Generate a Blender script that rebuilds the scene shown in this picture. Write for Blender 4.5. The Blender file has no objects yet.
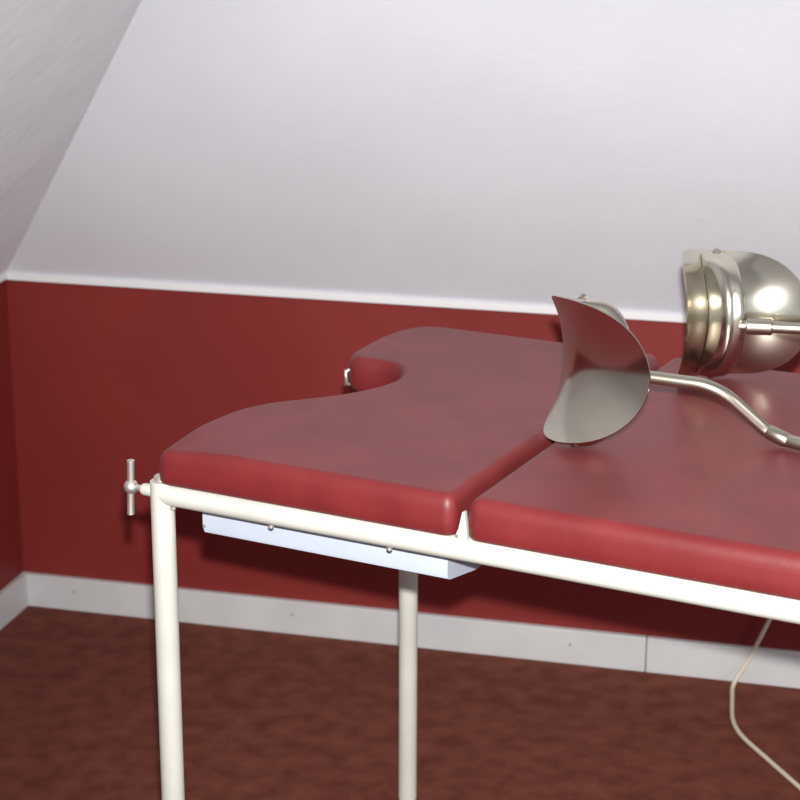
import bpy, bmesh, math, random
from mathutils import Vector, Matrix
random.seed(4)
sc = bpy.context.scene
COL = sc.collection

# ------------------------------------------------------------------ measures
H = 0.745          # axis height of the table's side rails
W = 0.674          # distance between front and back legs
R_TUBE = 0.015
PAD_Z0, PAD_Z1 = 0.7605, 0.8106
TABLE_LEN = 1.78
PSI = 0.22338
CORNER = Vector((-1.0762, 1.0458, 0))
WE = Vector((math.cos(PSI), math.sin(PSI), 0))      # along the back wall, to the right
WN = Vector((-math.sin(PSI), math.cos(PSI), 0))     # out of the room through the back wall
HB, HW = 0.0706, 0.697
SLOPE = 1.05        # rise per metre of the attic slope over the back wall
SLOPE_L = 1.10      # and of the one over the left wall


def room(a, b, z):
    """a along the back wall from the corner, b into the room, z up"""
    return CORNER + WE * a - WN * b + Vector((0, 0, z))


# ------------------------------------------------------------------ materials
def mat(name, color, rough=0.5, metallic=0.0, spec=0.5):
    m = bpy.data.materials.new(name)
    m.use_nodes = True
    b = m.node_tree.nodes['Principled BSDF']
    b.inputs['Base Color'].default_value = (*color, 1)
    b.inputs['Roughness'].default_value = rough
    b.inputs['Metallic'].default_value = metallic
    b.inputs['Specular IOR Level'].default_value = spec
    return m


def vary(m, scale, c1, c2, lo=0.35, hi=0.65, detail=4, coords='Object', stretch=None):
    nt = m.node_tree
    b = nt.nodes['Principled BSDF']
    tc = nt.nodes.new('ShaderNodeTexCoord')
    n = nt.nodes.new('ShaderNodeTexNoise')
    n.inputs['Scale'].default_value = scale
    n.inputs['Detail'].default_value = detail
    src = tc.outputs[coords]
    if stretch:
        mp = nt.nodes.new('ShaderNodeMapping')
        mp.inputs['Scale'].default_value = stretch
        nt.links.new(src, mp.inputs['Vector'])
        src = mp.outputs['Vector']
    nt.links.new(src, n.inputs['Vector'])
    r = nt.nodes.new('ShaderNodeValToRGB')
    r.color_ramp.elements[0].position = lo
    r.color_ramp.elements[1].position = hi
    r.color_ramp.elements[0].color = (*c1, 1)
    r.color_ramp.elements[1].color = (*c2, 1)
    nt.links.new(n.outputs['Fac'], r.inputs['Fac'])
    nt.links.new(r.outputs['Color'], b.inputs['Base Color'])
    return m


def bump(m, scale, strength, dist=0.002, detail=3, coords='Object'):
    nt = m.node_tree
    b = nt.nodes['Principled BSDF']
    tc = nt.nodes.new('ShaderNodeTexCoord')
    n = nt.nodes.new('ShaderNodeTexNoise')
    n.inputs['Scale'].default_value = scale
    n.inputs['Detail'].default_value = detail
    nt.links.new(tc.outputs[coords], n.inputs['Vector'])
    bp = nt.nodes.new('ShaderNodeBump')
    bp.inputs['Strength'].default_value = strength
    bp.inputs['Distance'].default_value = dist
    nt.links.new(n.outputs['Fac'], bp.inputs['Height'])
    nt.links.new(bp.outputs['Normal'], b.inputs['Normal'])
    return m


M_RED = bump(vary(mat('red_wall_paint', (.1, .01, .01), .55, 0, .3), 3.0,
                  (.176, .0180, .0160), (.196, .0215, .0180)), 180, .12, .001)
M_PLASTER = bump(vary(mat('white_plaster', (.7, .7, .7), .8, 0, .2), 2.2,
                      (.725, .745, .79), (.78, .80, .85)), 60, .25, .002)
M_GABLE = bump(vary(mat('white_gable_plaster', (.7, .7, .7), .8, 0, .2), 5,
                    (.77, .79, .83), (.83, .85, .89)), 25, .4, .004)
M_TRIM = mat('white_trim_paint', (.70, .69, .69), .5)
M_BASE = bump(vary(mat('white_baseboard_paint', (.7, .7, .7), .45), 9,
                   (.53, .53, .525), (.575, .575, .565)), 40, .1, .001)
M_CARPET = bump(vary(mat('red_brown_carpet', (.1, .03, .02), .95, 0, .1), 22,
                     (.142, .039, .027), (.228, .074, .050), .3, .7, 8), 420, .9, .006)
M_VINYL = bump(vary(mat('dark_red_vinyl', (.2, .02, .02), .46, 0, .42), 14,
                    (.140, .0132, .0148), (.176, .0190, .0200)), 230, .12, .0012)
M_VINYL.node_tree.nodes['Principled BSDF'].inputs['Sheen Weight'].default_value = .02
M_VINYL.node_tree.nodes['Principled BSDF'].inputs['Sheen Roughness'].default_value = .45
M_ENAMEL = bump(vary(mat('cream_white_enamel', (.8, .8, .74), .38, 0, .5), 12,
                     (.545, .54, .48), (.60, .594, .535)), 35, .06, .001)
M_TRAY = bump(vary(mat('white_sheet_metal', (.75, .8, .85), .35, 0, .5), 10,
                   (.47, .52, .60), (.52, .57, .65)), 20, .05, .001)
M_SHELL = bump(vary(mat('brushed_nickel', (.6, .58, .52), .16, 1), 6,
                    (.60, .565, .465), (.68, .645, .54)), 9, .05, .004)
M_SHELL.node_tree.nodes['Principled BSDF'].inputs['Anisotropic'].default_value = .2
M_CHROME = vary(mat('worn_nickel_rod', (.6, .57, .5), .36, 1), 20,
                (.40, .37, .30), (.48, .45, .37))
M_STEEL = mat('dull_steel', (.74, .70, .64), .48, .9)
M_NAIL = mat('grey_nail', (.35, .34, .33), .5, .3)
M_CORD = mat('cream_cord_plastic', (.62, .55, .42), .5)
M_DARK = mat('dark_rubber', (.03, .03, .03), .7)
M_BLUE = mat('pale_blue_print', (.56, .64, .80), .5)


# ------------------------------------------------------------------ helpers
def link(name, bm, m, parent=None, smooth=True, angle=35):
    me = bpy.data.meshes.new(name)
    bmesh.ops.recalc_face_normals(bm, faces=bm.faces)
    if smooth:
        for f in bm.faces:
            f.smooth = True
        for e in bm.edges:
            if len(e.link_faces) == 2 and e.calc_face_angle(0) > math.radians(angle):
                e.smooth = False
    bm.to_mesh(me)
    bm.free()
    mats = m if isinstance(m, (list, tuple)) else [m]
    for k in mats:
        me.materials.append(k)
    o = bpy.data.objects.new(name, me)
    COL.objects.link(o)
    if parent:
        put(o, parent)
    return o


def origin_to(o, p):
    """move the object's origin without moving its shape (world space, unparented)"""
    p = Vector(p)
    o.data.transform(Matrix.Translation(-p))
    o.location = p


def put(o, parent):
    o.parent = parent
    bpy.context.view_layer.update()
    o.matrix_parent_inverse = parent.matrix_world.inverted()


def thing(name, label, cat, loc, group=None):
    o = bpy.data.objects.new(name, None)
    o.empty_display_size = .05
    COL.objects.link(o)
    o.location = loc
    bpy.context.view_layer.update()
    o['label'] = label
    o['category'] = cat
    if group:
        o['group'] = group
    return o


def struct(name, bm, m, label, parent=None, smooth=False):
    o = link(name, bm, m, parent, smooth)
    if not parent:
        o['kind'] = 'structure'
        o['label'] = label
        o['category'] = name.split('_')[0]
    return o


def frame_of(d):
    d = d.normalized()
    a = Vector((0, 0, 1)) if abs(d.z) < .9 else Vector((1, 0, 0))
    x = d.cross(a).normalized()
    return x, d.cross(x).normalized()


def tube(bm, pts, r, n=20, cap=True):
    """sweep a circle along a polyline; r a number or one per point"""
    pts = [Vector(p) for p in pts]
    rs = r if isinstance(r, (list, tuple)) else [r] * len(pts)
    rings = []
    d0 = (pts[1] - pts[0]).normalized()
    x, y = frame_of(d0)
    for i, p in enumerate(pts):
        a = (pts[i] - pts[i - 1]).normalized() if i else d0
        b = (pts[i + 1] - pts[i]).normalized() if i < len(pts) - 1 else a
        t = (a + b).normalized()
        x = (x - t * x.dot(t)).normalized()
        y = t.cross(x)
        k = 1 / max(.5, a.dot(t))
        rings.append([bm.verts.new(p + (x * math.cos(2 * math.pi * j / n) + y * math.sin(2 * math.pi * j / n)) * rs[i] * k)
                      for j in range(n)])
    for i in range(len(rings) - 1):
        for j in range(n):
            bm.faces.new((rings[i][j], rings[i][(j + 1) % n], rings[i + 1][(j + 1) % n], rings[i + 1][j]))
    if cap:
        bm.faces.new(rings[0][::-1])
        bm.faces.new(rings[-1])


def arc_path(pts, rad, n=7):
    """round the inner corners of a polyline"""
    pts = [Vector(p) for p in pts]
    out = [pts[0]]
    for i in range(1, len(pts) - 1):
        a, b, c = pts[i - 1], pts[i], pts[i + 1]
        u, v = (a - b), (c - b)
        r = min(rad, u.length * .45, v.length * .45)
        p, q = b + u.normalized() * r, b + v.normalized() * r
        for k in range(n + 1):
            t = k / n
            out.append(p * (1 - t) ** 2 + b * 2 * t * (1 - t) + q * t * t)
    out.append(pts[-1])
    return out


def box(bm, lo, hi, xf=None, bev=0):
    t = bmesh.new()
    bmesh.ops.create_cube(t, size=1)
    lo, hi = Vector(lo), Vector(hi)
    for v in t.verts:
        v.co = Vector([lo[i] + (v.co[i] + .5) * (hi[i] - lo[i]) for i in range(3)])
    if bev:
        bmesh.ops.bevel(t, geom=list(t.edges), offset=bev, segments=3, affect='EDGES', profile=.5)
    vs = {}
    for v in t.verts:
        vs[v] = bm.verts.new(xf(v.co) if xf else v.co)
    for f in t.faces:
        bm.faces.new([vs[v] for v in f.verts])
    t.free()


def prism(bm, poly, axis_vec, close=True):
    a = [bm.verts.new(p) for p in poly]
    b = [bm.verts.new(Vector(p) + axis_vec) for p in poly]
    n = len(a)
    for i in range(n):
        bm.faces.new((a[i], a[(i + 1) % n], b[(i + 1) % n], b[i]))
    if close:
        bm.faces.new(a[::-1])
        bm.faces.new(b)


# ------------------------------------------------------------------ the room
RX, RD = 4.2, 4.2       # room length along the back wall, depth
bm = bmesh.new()
box(bm, (-.1, -.1, -.05), (RX, RD, 0), lambda v: room(v.x, v.y, v.z))
struct('floor', bm, M_CARPET, 'red brown carpet floor under the examination table')

bm = bmesh.new()
box(bm, (-.1, -.1, 0), (RX, 0, HW), lambda v: room(v.x, v.y, v.z))
struct('wall_back', bm, M_RED, 'low dark red knee wall behind the table below the white slope')

bm = bmesh.new()
box(bm, (-.1, 0, 0), (0, RD, HW), lambda v: room(v.x, v.y, v.z))
struct('wall_left', bm, M_RED, 'dark red lower part of the end wall at far left')

# the two attic slopes meet in a hip that runs up from the room corner
ZTOP = 2.45
bt = (ZTOP - HW) / SLOPE
at = (ZTOP - HW) / SLOPE_L
T = .06


def slab(bm, quad):
    n = (quad[1] - quad[0]).cross(quad[2] - quad[0]).normalized()
    if n.z < 0:
        n = -n
    prism(bm, quad, n * T)


bm = bmesh.new()
slab(bm, [room(0, 0, HW), room(RX, 0, HW), room(RX, bt, ZTOP), room(at, bt, ZTOP)])
struct('ceiling_slope', bm, M_PLASTER, 'white sloping attic ceiling rising from the red back wall')
bm = bmesh.new()
slab(bm, [room(0, 0, HW), room(0, RD, HW), room(at, RD, ZTOP), room(at, bt, ZTOP)])
struct('ceiling_hip', bm, M_GABLE, 'white sloping attic ceiling rising from the red left wall')
bm = bmesh.new()
slab(bm, [room(at, bt, ZTOP), room(RX, bt, ZTOP), room(RX, RD, ZTOP), room(at, RD, ZTOP)])
struct('ceiling', bm, M_PLASTER, 'flat white ceiling between the attic slopes')

# thin white strips where the red wall ends
bm = bmesh.new()
box(bm, (0, 0, HW - .010), (RX, .012, HW + .004), lambda v: room(v.x, v.y, v.z), .002)
struct('trim_1', bm, M_TRIM, 'thin white strip along the top of the red back wall')
bm = bmesh.new()
box(bm, (0, .012, HW - .008), (.010, RD, HW + .004), lambda v: room(v.x, v.y, v.z), .002)
struct('trim_2', bm, M_TRIM, 'thin white strip along the top of the red left wall')

# baseboards: the back one in two lengths butted together (joint seen low at the right)
JOINT = 1.285
bm = bmesh.new()
box(bm, (0, 0, 0), (JOINT - .0008, .014, HB), lambda v: room(v.x, v.y, v.z), .002)
bb = struct('baseboard_back', bm, M_BASE, 'white baseboard along the foot of the red back wall, left of the joint')
bm = bmesh.new()
box(bm, (JOINT + .0008, 0, 0), (RX, .014, HB), lambda v: room(v.x, v.y, v.z), .002)
struct('baseboard_right', bm, M_BASE, 'white baseboard along the foot of the red back wall, right of the joint')
bm = bmesh.new()
box(bm, (0, .014, 0), (.014, RD, HB), lambda v: room(v.x, v.y, v.z), .002)
struct('baseboard_left', bm, M_BASE, 'white baseboard along the foot of the red left wall')
for a, z in ((.117, .042), (.583, .043), (1.14, .041)):
    bm = bmesh.new()
    tube(bm, [room(a, .0135, z), room(a, .0152, z)], .0028, 10)
    link('nail', bm, M_NAIL, bb)


# ------------------------------------------------------------------ the examination table
table = thing('examination_table',
              'white tubular steel examination table with two dark red vinyl pads and a notched end',
              'examination table', (0, 0, 0))

# frame: rails at H, end rail, lower stretchers
XR = TABLE_LEN - .03
def rounded_end(bm, a, b, r):
    tube(bm, [a, b], r, 28)

bm = bmesh.new()
rounded_end(bm, (0, 0, H), (XR, 0, H), R_TUBE * .985)
link('front_rail', bm, M_ENAMEL, table)
bm = bmesh.new()
rounded_end(bm, (0, W, H), (XR, W, H), R_TUBE * .985)
link('back_rail', bm, M_ENAMEL, table)
for x in (.075, XR - .075):
    bm = bmesh.new()
    rounded_end(bm, (x, .008, H - .003), (x, W - .008, H - .003), R_TUBE * .8)
    link('cross_bar', bm, M_ENAMEL, table)
for x, y in ((0, 0), (0, W), (XR, 0), (XR, W)):
    bm = bmesh.new()
    tube(bm, [(x, y, 0), (x, y, H + .0148), (x, y, H + .0156)], [R_TUBE, R_TUBE, R_TUBE * .93], 28)
    link('leg', bm, M_ENAMEL, table)
# grey plug on top of the visible corner
bm = bmesh.new()
tube(bm, [(-.002, .003, H + .0150), (-.002, .003, H + .0200), (-.002, .003, H + .0215)], [.0100, .0100, .008], 20)
link('corner_plug', bm, M_STEEL, table)


def pad(name, pts, z0, z1, R, RZ=.021, dome=0.):
    """upholstered pad from a plan outline; edges rounded, top slightly crowned"""
    n = len(pts)
    P = [Vector((x, y, 0)) for x, y in pts]
    N = []
    for i in range(n):
        a = (P[i] - P[i - 1]).normalized()
        b = (P[(i + 1) % n] - P[i]).normalized()
        t = (a + b)
        t = t.normalized() if t.length > 1e-6 else b
        nn = Vector((-t.y, t.x, 0))            # inward for a counter-clockwise outline
        N.append(nn / max(.6, Vector((-b.y, b.x, 0)).dot(nn)))
    prof = [(.006, z0), (.002, z0 + .0015), (0, z0 + .006)]
    prof += [(-.0008, z0 + (z1 - z0) * .36)]
    for k in range(0, 7):
        a = k / 6 * math.pi / 2
        prof.append((R * (1 - math.cos(a)), z1 - dome - RZ + RZ * math.sin(a)))
    prof += [(R + .0015, z1 - dome)]
    bm = bmesh.new()
    rings = []
    for off, z in prof:
        rings.append([bm.verts.new((P[i] + N[i] * off) + Vector((0, 0, z))) for i in range(n)])
    for r in range(len(rings) - 1):
        for i in range(n):
            bm.faces.new((rings[r][i], rings[r][(i + 1) % n], rings[r + 1][(i + 1) % n], rings[r + 1][i]))
    bm.faces.new(rings[0][::-1])
    top = bm.faces.new(rings[-1])
    bmesh.ops.triangulate(bm, faces=[top])
    return link(name, bm, M_VINYL, table, True, 75)


def smooth_closed(ctrl, per=6):
    """Catmull-Rom through control points; ('c', x, y) marks a sharp corner kept as is"""
    out = []
    n = len(ctrl)
    for i in range(n):
        p0, p1, p2, p3 = (Vector(ctrl[(i + k) % n][:2]) for k in (-1, 0, 1, 2))
        s1 = len(ctrl[i]) > 2
        s2 = len(ctrl[(i + 1) % n]) > 2
        if s1:
            p0 = p1 * 2 - p2
        if s2:
            p3 = p2 * 2 - p1
        L = (p2 - p1).length
        m = max(2, min(14, int(L / .012)))
        if s1 and s2:
            m = max(1, int(L / .04))
        for k in range(m):
            t = k / m
            q = .5 * ((2 * p1) + (p2 - p0) * t + (2 * p0 - 5 * p1 + 4 * p2 - p3) * t * t + (-p0 + 3 * p1 - 3 * p2 + p3) * t ** 3)
            out.append((q.x, q.y))
    return out


def corner(x, y, r, a0):
    """quarter-circle corner (sharp ends) about the outer corner point, starting at heading a0"""
    out = []
    hx, hy = math.cos(a0), math.sin(a0)
    cx, cy = x - hx * r - hy * r, y - hy * r + hx * r
    for k in range(7):
        a = a0 - math.pi / 2 + k / 6 * math.pi / 2
        out.append((cx + r * math.cos(a), cy + r * math.sin(a), 1))
    return out


seat = (corner(.405, -.016, .0145, 0) + corner(.405, .678, .0145, math.pi / 2) + [(.07, .678, 1), (.045, .675),
        (.022, .662), (.006, .632), (-.002, .58), (-.001, .52), (.005, .472), (.030, .451), (.070, .452), (.100, .440),
        (.118, .410), (.122, .375), (.113, .335), (.090, .290), (.058, .250), (.026, .212), (.006, .165),
        (-.001, .11), (-.001, .06)] + corner(.0005, -.016, .0165, math.pi * 1.5))
seat_pad = pad('seat_pad', smooth_closed(seat), PAD_Z0, PAD_Z1, .0130)
for v in seat_pad.data.vertices:      # the worn front corner of the seat pad is squashed lower
    dd = math.hypot(v.co.x - .0, v.co.y + .016)
    if dd < .085:
        v.co.z -= .0085 * (1 - dd / .085) * (v.co.z - PAD_Z0) / (PAD_Z1 - PAD_Z0)
seat_pad['label'] = 'dark red vinyl seat pad with a rounded cutout'

big = (corner(TABLE_LEN, -.016, .020, 0) + corner(TABLE_LEN, .678, .020, math.pi / 2)
       + corner(.4185, .678, .017, math.pi) + corner(.4185, -.016, .017, math.pi * 1.5))
main_pad = pad('main_pad', smooth_closed(big), PAD_Z0, PAD_Z1, .0150)

# small bright tack at the tip of the far lobe
bm = bmesh.new()
tube(bm, [(.0085, .4700, .7640), (.0040, .4660, .7660), (.0035, .4650, .7840), (.0080, .4690, .7870)], [.0020, .0028, .0028, .0018], 10)
link('tack', bm, M_STEEL, seat_pad)

# white hinge tab standing in the gap between the pads
bm = bmesh.new()
prism(bm, [Vector(q) for q in ((.4035, -.012, H + .012), (.4210, -.012, H + .012), (.4195, -.011, .772),
                               (.4165, -.010, .792), (.4135, -.010, .792), (.4095, -.011, .772))], Vector((0, .006, 0)))
tab = link('hinge_tab', bm, M_ENAMEL, table, False)
bm = bmesh.new()
tube(bm, [(.4085, -.0115, .7635), (.4085, -.0140, .7635)], .0022, 12)
link('hinge_screw', bm, M_STEEL, tab)

# T-handled clamp screw at the left end of the front rail
bm = bmesh.new()
tube(bm, [(-.012, 0, H), (-.0245, 0, H), (-.0285, 0, H), (-.0290, 0, H)], [.0080, .0080, .0070, .005], 20)
boss = link('clamp_socket', bm, M_ENAMEL, table)
bm = bmesh.new()
tube(bm, [(-.028, 0, H), (-.047, 0, H)], .0042, 14)
bmesh.ops.create_uvsphere(bm, u_segments=18, v_segments=12, radius=.0094, matrix=Matrix.Translation((-.0465, 0, H)))
screw = link('clamp_screw', bm, M_STEEL, table)
bm = bmesh.new()
tube(bm, [(-.0450, -.001, H + .0355), (-.0450, -.001, H + .0350), (-.0450, -.001, H + .0300), (-.0470, 0, H),
          (-.0485, 0, H - .0300), (-.0485, 0, H - .0365), (-.0485, 0, H - .0370)],
     [.0040, .0048, .0046, .0044, .0046, .0048, .0040], 14)
link('handle_bar', bm, M_STEEL, screw)

# slide-in sheet-metal tray under the notched end
prof_tray = [(.040, .7220), (.040, .6900), (.0415, .6850), (.046, .6825), (.12, .6690), (.36, .6690), (.36, .7220)]
bm = bmesh.new()
X0, X1 = .029, .372
prism(bm, [Vector((X0, y, z)) for y, z in prof_tray], Vector((X1 - X0, 0, 0)))
es = [e for e in bm.edges if abs(e.verts[0].co.x - e.verts[1].co.x) < 1e-5 and abs(e.verts[0].co.x - X0) < 1e-5]
bmesh.ops.bevel(bm, geom=es, offset=.004, segments=3, affect='EDGES')
tray = link('under_tray', bm, M_TRAY, table, True, 40)
tray['label'] = 'bluish white sheet metal tray'
bm = bmesh.new()
tube(bm, [(.034, .0405, .6935), (.034, .0392, .6935)], .0022, 12)
link('tray_rivet', bm, M_STEEL, tray)
bm = bmesh.new()
box(bm, (.348, .0397, .694), (.358, .0402, .699))
link('tray_mark', bm, M_BLUE, tray, False)
# bolt heads under the rail
for x in (.018, .158, .318):
    bm = bmesh.new()
    tube(bm, [(x, -.004, H - .0135), (x, -.004, H - .0175), (x, -.004, H - .0190)], [.0035, .0035, .002], 12)
    link('rail_bolt', bm, M_STEEL, table)


# ------------------------------------------------------------------ the two leg rests lying on the pad
def shell_pt(S, u, v, off=0.):
    """saddle: bent round the limb (v) and flared along it (u)"""
    SL, SR0, SK, STH, BW, BO, BE, A1, E1, E2, FLIP, BS = S
    th = v * STH
    r = SR0 + SK * u * u + off
    return Vector((u * SL / 2, r * math.cos(th) - SR0, r * math.sin(th)))


def make_shell(S):
    A1, E1, E2, FLIP = S[7:11]
    bm = bmesh.new()
    NR, NA = 22, 72
    c = bm.verts.new(shell_pt(S, 0, 0))
    rings = []
    for i in range(1, NR + 1):
        rho = i / NR
        ring = []
        for j in range(NA):
            a = 2 * math.pi * j / NA
            ca, sa = math.cos(a), math.sin(a)
            e = E1 if ca < 0 else E2              # one flare is cut short and squarer than the other
            u = rho * math.copysign(abs(ca) ** (2 / e), ca) * (A1 if ca < 0 else 1) * FLIP
            v = rho * math.copysign(abs(sa) ** (2 / e), sa)
            ring.append(bm.verts.new(shell_pt(S, u, v)))
        rings.append(ring)
    for j in range(NA):
        bm.faces.new((c, rings[0][j], rings[0][(j + 1) % NA]))
        for i in range(NR - 1):
            bm.faces.new((rings[i][j], rings[i + 1][j], rings[i + 1][(j + 1) % NA], rings[i][(j + 1) % NA]))
    bmesh.ops.recalc_face_normals(bm, faces=bm.faces)
    bmesh.ops.solidify(bm, geom=list(bm.faces), thickness=.0022)
    return bm


def band_pt(S, u, v, off):
    """crowned back band: riveted at both ends, bulging off the shell in between"""
    SL, SR0, SK, STH, BW, BO, BE, A1, E1, E2, FLIP, BS = S
    th = v * STH * .93
    w = BW * (1 - .35 * abs(v) ** 6)
    us = (u * w + BS) / (SL / 2)
    r = SR0 + SK * us * us + .0030 + BO * (1 - abs(v) ** 4) * (1 - abs(u) ** BE) + off
    return Vector((u * w + BS, r * math.cos(th) - SR0, r * math.sin(th)))


def make_band(S):
    bm = bmesh.new()
    NU, NV = 20, 48
    def section(off):
        return [[bm.verts.new(band_pt(S, -1 + 2 * i / NU, -1 + 2 * j / NV, off)) for i in range(NU + 1)] for j in range(NV + 1)]
    A, B = section(0), section(.0022)
    for j in range(NV):
        for i in range(NU):
            bm.faces.new((A[j][i], A[j][i + 1], A[j + 1][i + 1], A[j + 1][i]))
            bm.faces.new((B[j][i], B[j + 1][i], B[j + 1][i + 1], B[j][i + 1]))
        for i in (0, NU):
            bm.faces.new((A[j][i], B[j][i], B[j + 1][i], A[j + 1][i]))
    for j in (0, NV):
        for i in range(NU):
            bm.faces.new((A[j][i], A[j][i + 1], B[j][i + 1], B[j][i]))
    return bm


def euler_m(a):
    return Matrix.Rotation(a[2], 4, 'Z') @ Matrix.Rotation(a[1], 4, 'Y') @ Matrix.Rotation(a[0], 4, 'X')


def leg_rest(label, centre, ang, S, rod_pts, collar, knuckle):
    MW = Matrix.Translation(centre) @ euler_m(ang)
    root = thing('leg_rest', label, 'leg rest', (centre[0], centre[1], PAD_Z1), 'nickel leg rests lying on the red pad')
    bm = make_shell(S)
    bm.transform(MW)
    shell = link('shell', bm, M_SHELL, root, True, 50)
    bm = make_band(S)
    bm.transform(MW)
    band = link('back_band', bm, M_SHELL, root, True, 50)
    for v in (.92, -.92):
        bm = bmesh.new()
        p, q = band_pt(S, 0, v, -.0072), band_pt(S, 0, v, .0048 if v > 0 else .0026)
        tube(bm, [MW @ p, MW @ p.lerp(q, .85), MW @ q], [.0066, .0066, .0040], 16)
        link('rivet', bm, M_CHROME, band)
    bm = bmesh.new()
    tube(bm, arc_path(rod_pts, .030, 9), .0080, 20)
    rod = link('rod', bm, M_CHROME, root)
    bm = bmesh.new()
    a, b = Vector(collar[0]), Vector(collar[1])
    tube(bm, [a, a.lerp(b, .06), a.lerp(b, .94), b], [.0095, .0115, .0115, .0095], 24)
    link('collar', bm, M_CHROME, rod)
    bm = bmesh.new()
    a, b = Vector(knuckle[0]), Vector(knuckle[1])
    tube(bm, [a, a.lerp(b, .12), a.lerp(b, .88), b], [.0070, .0092, .0092, .0078], 20)
    kn = link('knuckle', bm, M_CHROME, rod)
    return root


ZR = PAD_Z1 + .0105
leg_rest('nearer nickel leg rest showing its hollow side, beside the gap between the pads',
         (.4583, .2470, .9014), (-.0979, -.1014, -.661),
         (.2067, .1144, .0240, .8657, .030, .0405, 6, .9022, 2.195, 1.83, 1, .014),
         [(.4640, .287, .890), (.606, .300, .886), (.668, .332, ZR + .002), (.712, .320, ZR), (1.02, .300, ZR)],
         ((.482, .2885, .8895), (.510, .291, .889)), ((.662, .328, ZR + .009), (.690, .326, ZR + .0005)))
leg_rest('farther nickel leg rest showing its rounded back, near the back edge of the pad',
         (.5267, .5667, .9034), (.0795, -.0385, -2.2832),
         (.2056, .1046, .0578, .9290, .0265, .0320, 3, .7271, 3.16, 1.77, -1, 0),
         [(.550, .550, .8985), (.672, .586, .8985), (.728, .530, ZR + .002), (.772, .545, ZR), (1.08, .560, ZR)],
         ((.562, .5535, .8985), (.596, .564, .8985)), ((.720, .537, ZR + .009), (.750, .538, ZR + .0005)))

# ------------------------------------------------------------------ cord behind the table
bm = bmesh.new()
CORD = [(.66, .62, .735), (.60, .80, .60), (.50, 1.33, .44), (.4130, 1.362, .1650), (.3700, 1.350, .0520), (.347, 1.330, .006),
        (.40, 1.16, .004), (.62, .95, .004), (1.0, .90, .004)]
tube(bm, arc_path(CORD, .06, 6), .0040, 12)
o = link('cord', bm, M_CORD)
origin_to(o, (.30, 1.33, 0))
o['label'] = 'thin cream cord hanging behind the table in front of the white baseboard'
o['category'] = 'cord'

# ------------------------------------------------------------------ camera
f_px = 1886.64
pitch, roll, yaw = .29034, .00275, -.47317
cy, sy = math.cos(yaw), math.sin(yaw)
fwd = Vector((sy, cy, 0)); right = Vector((cy, -sy, 0)); up = Vector((0, 0, 1))
F = fwd * math.cos(pitch) - up * math.sin(pitch)
U0 = up * math.cos(pitch) + fwd * math.sin(pitch)
Rv = right * math.cos(roll) + U0 * math.sin(roll)
Uv = U0 * math.cos(roll) - right * math.sin(roll)
CAM = Vector((1.26258, -1.82323, 1.52160))
cd = bpy.data.cameras.new('camera')
cam = bpy.data.objects.new('camera', cd)
COL.objects.link(cam)
cd.sensor_width = 36
cd.lens = f_px / 800 * 36
cd.clip_start = .05
m3 = Matrix((Rv, Uv, -F)).transposed()
cam.matrix_world = Matrix.Translation(CAM) @ m3.to_4x4()
cd.dof.use_dof = True
cd.dof.focus_distance = 2.3
cd.dof.aperture_fstop = 9
sc.camera = cam

# ------------------------------------------------------------------ light: the camera's flash, an added fill lamp and a dim surround
ld = bpy.data.lights.new('flash', 'SPOT')
ld.energy = 450
ld.color = (1, .985, .97)
ld.spot_size = math.radians(58)
ld.spot_blend = 1.0
ld.shadow_soft_size = .018
flash = bpy.data.objects.new('flash', ld)
COL.objects.link(flash)
flash.location = CAM + Uv * .094 + Rv * .01
aim = Vector((.30, .45, .80)) - flash.location
flash.rotation_euler = aim.to_track_quat('-Z', 'Y').to_euler()

fill_data = bpy.data.lights.new('fill_light', 'AREA')  # unseen fill lamp added at the right to brighten the left slope
fill_data.shape = 'RECTANGLE'
fill_data.size, fill_data.size_y = 1.3, 1.1
fill_data.energy = 22
fill_data.color = (1, .98, .95)
fill = bpy.data.objects.new('fill_light', fill_data)
COL.objects.link(fill)
fill.location = room(4.1, 2.3, 1.5)
fill.rotation_euler = (room(0, 1.0, 1.2) - fill.location).to_track_quat('-Z', 'Z').to_euler()

w = bpy.data.worlds.new('world')
sc.world = w
w.use_nodes = True
bg = w.node_tree.nodes['Background']
bg.inputs['Color'].default_value = (.86, .90, 1.0, 1)
bg.inputs['Strength'].default_value = .6

if hasattr(sc, 'cycles'):
    sc.cycles.caustics_reflective = False
sc.view_settings.view_transform = 'Standard'
sc.view_settings.look = 'None'
sc.view_settings.exposure = 0
sc.view_settings.gamma = 1
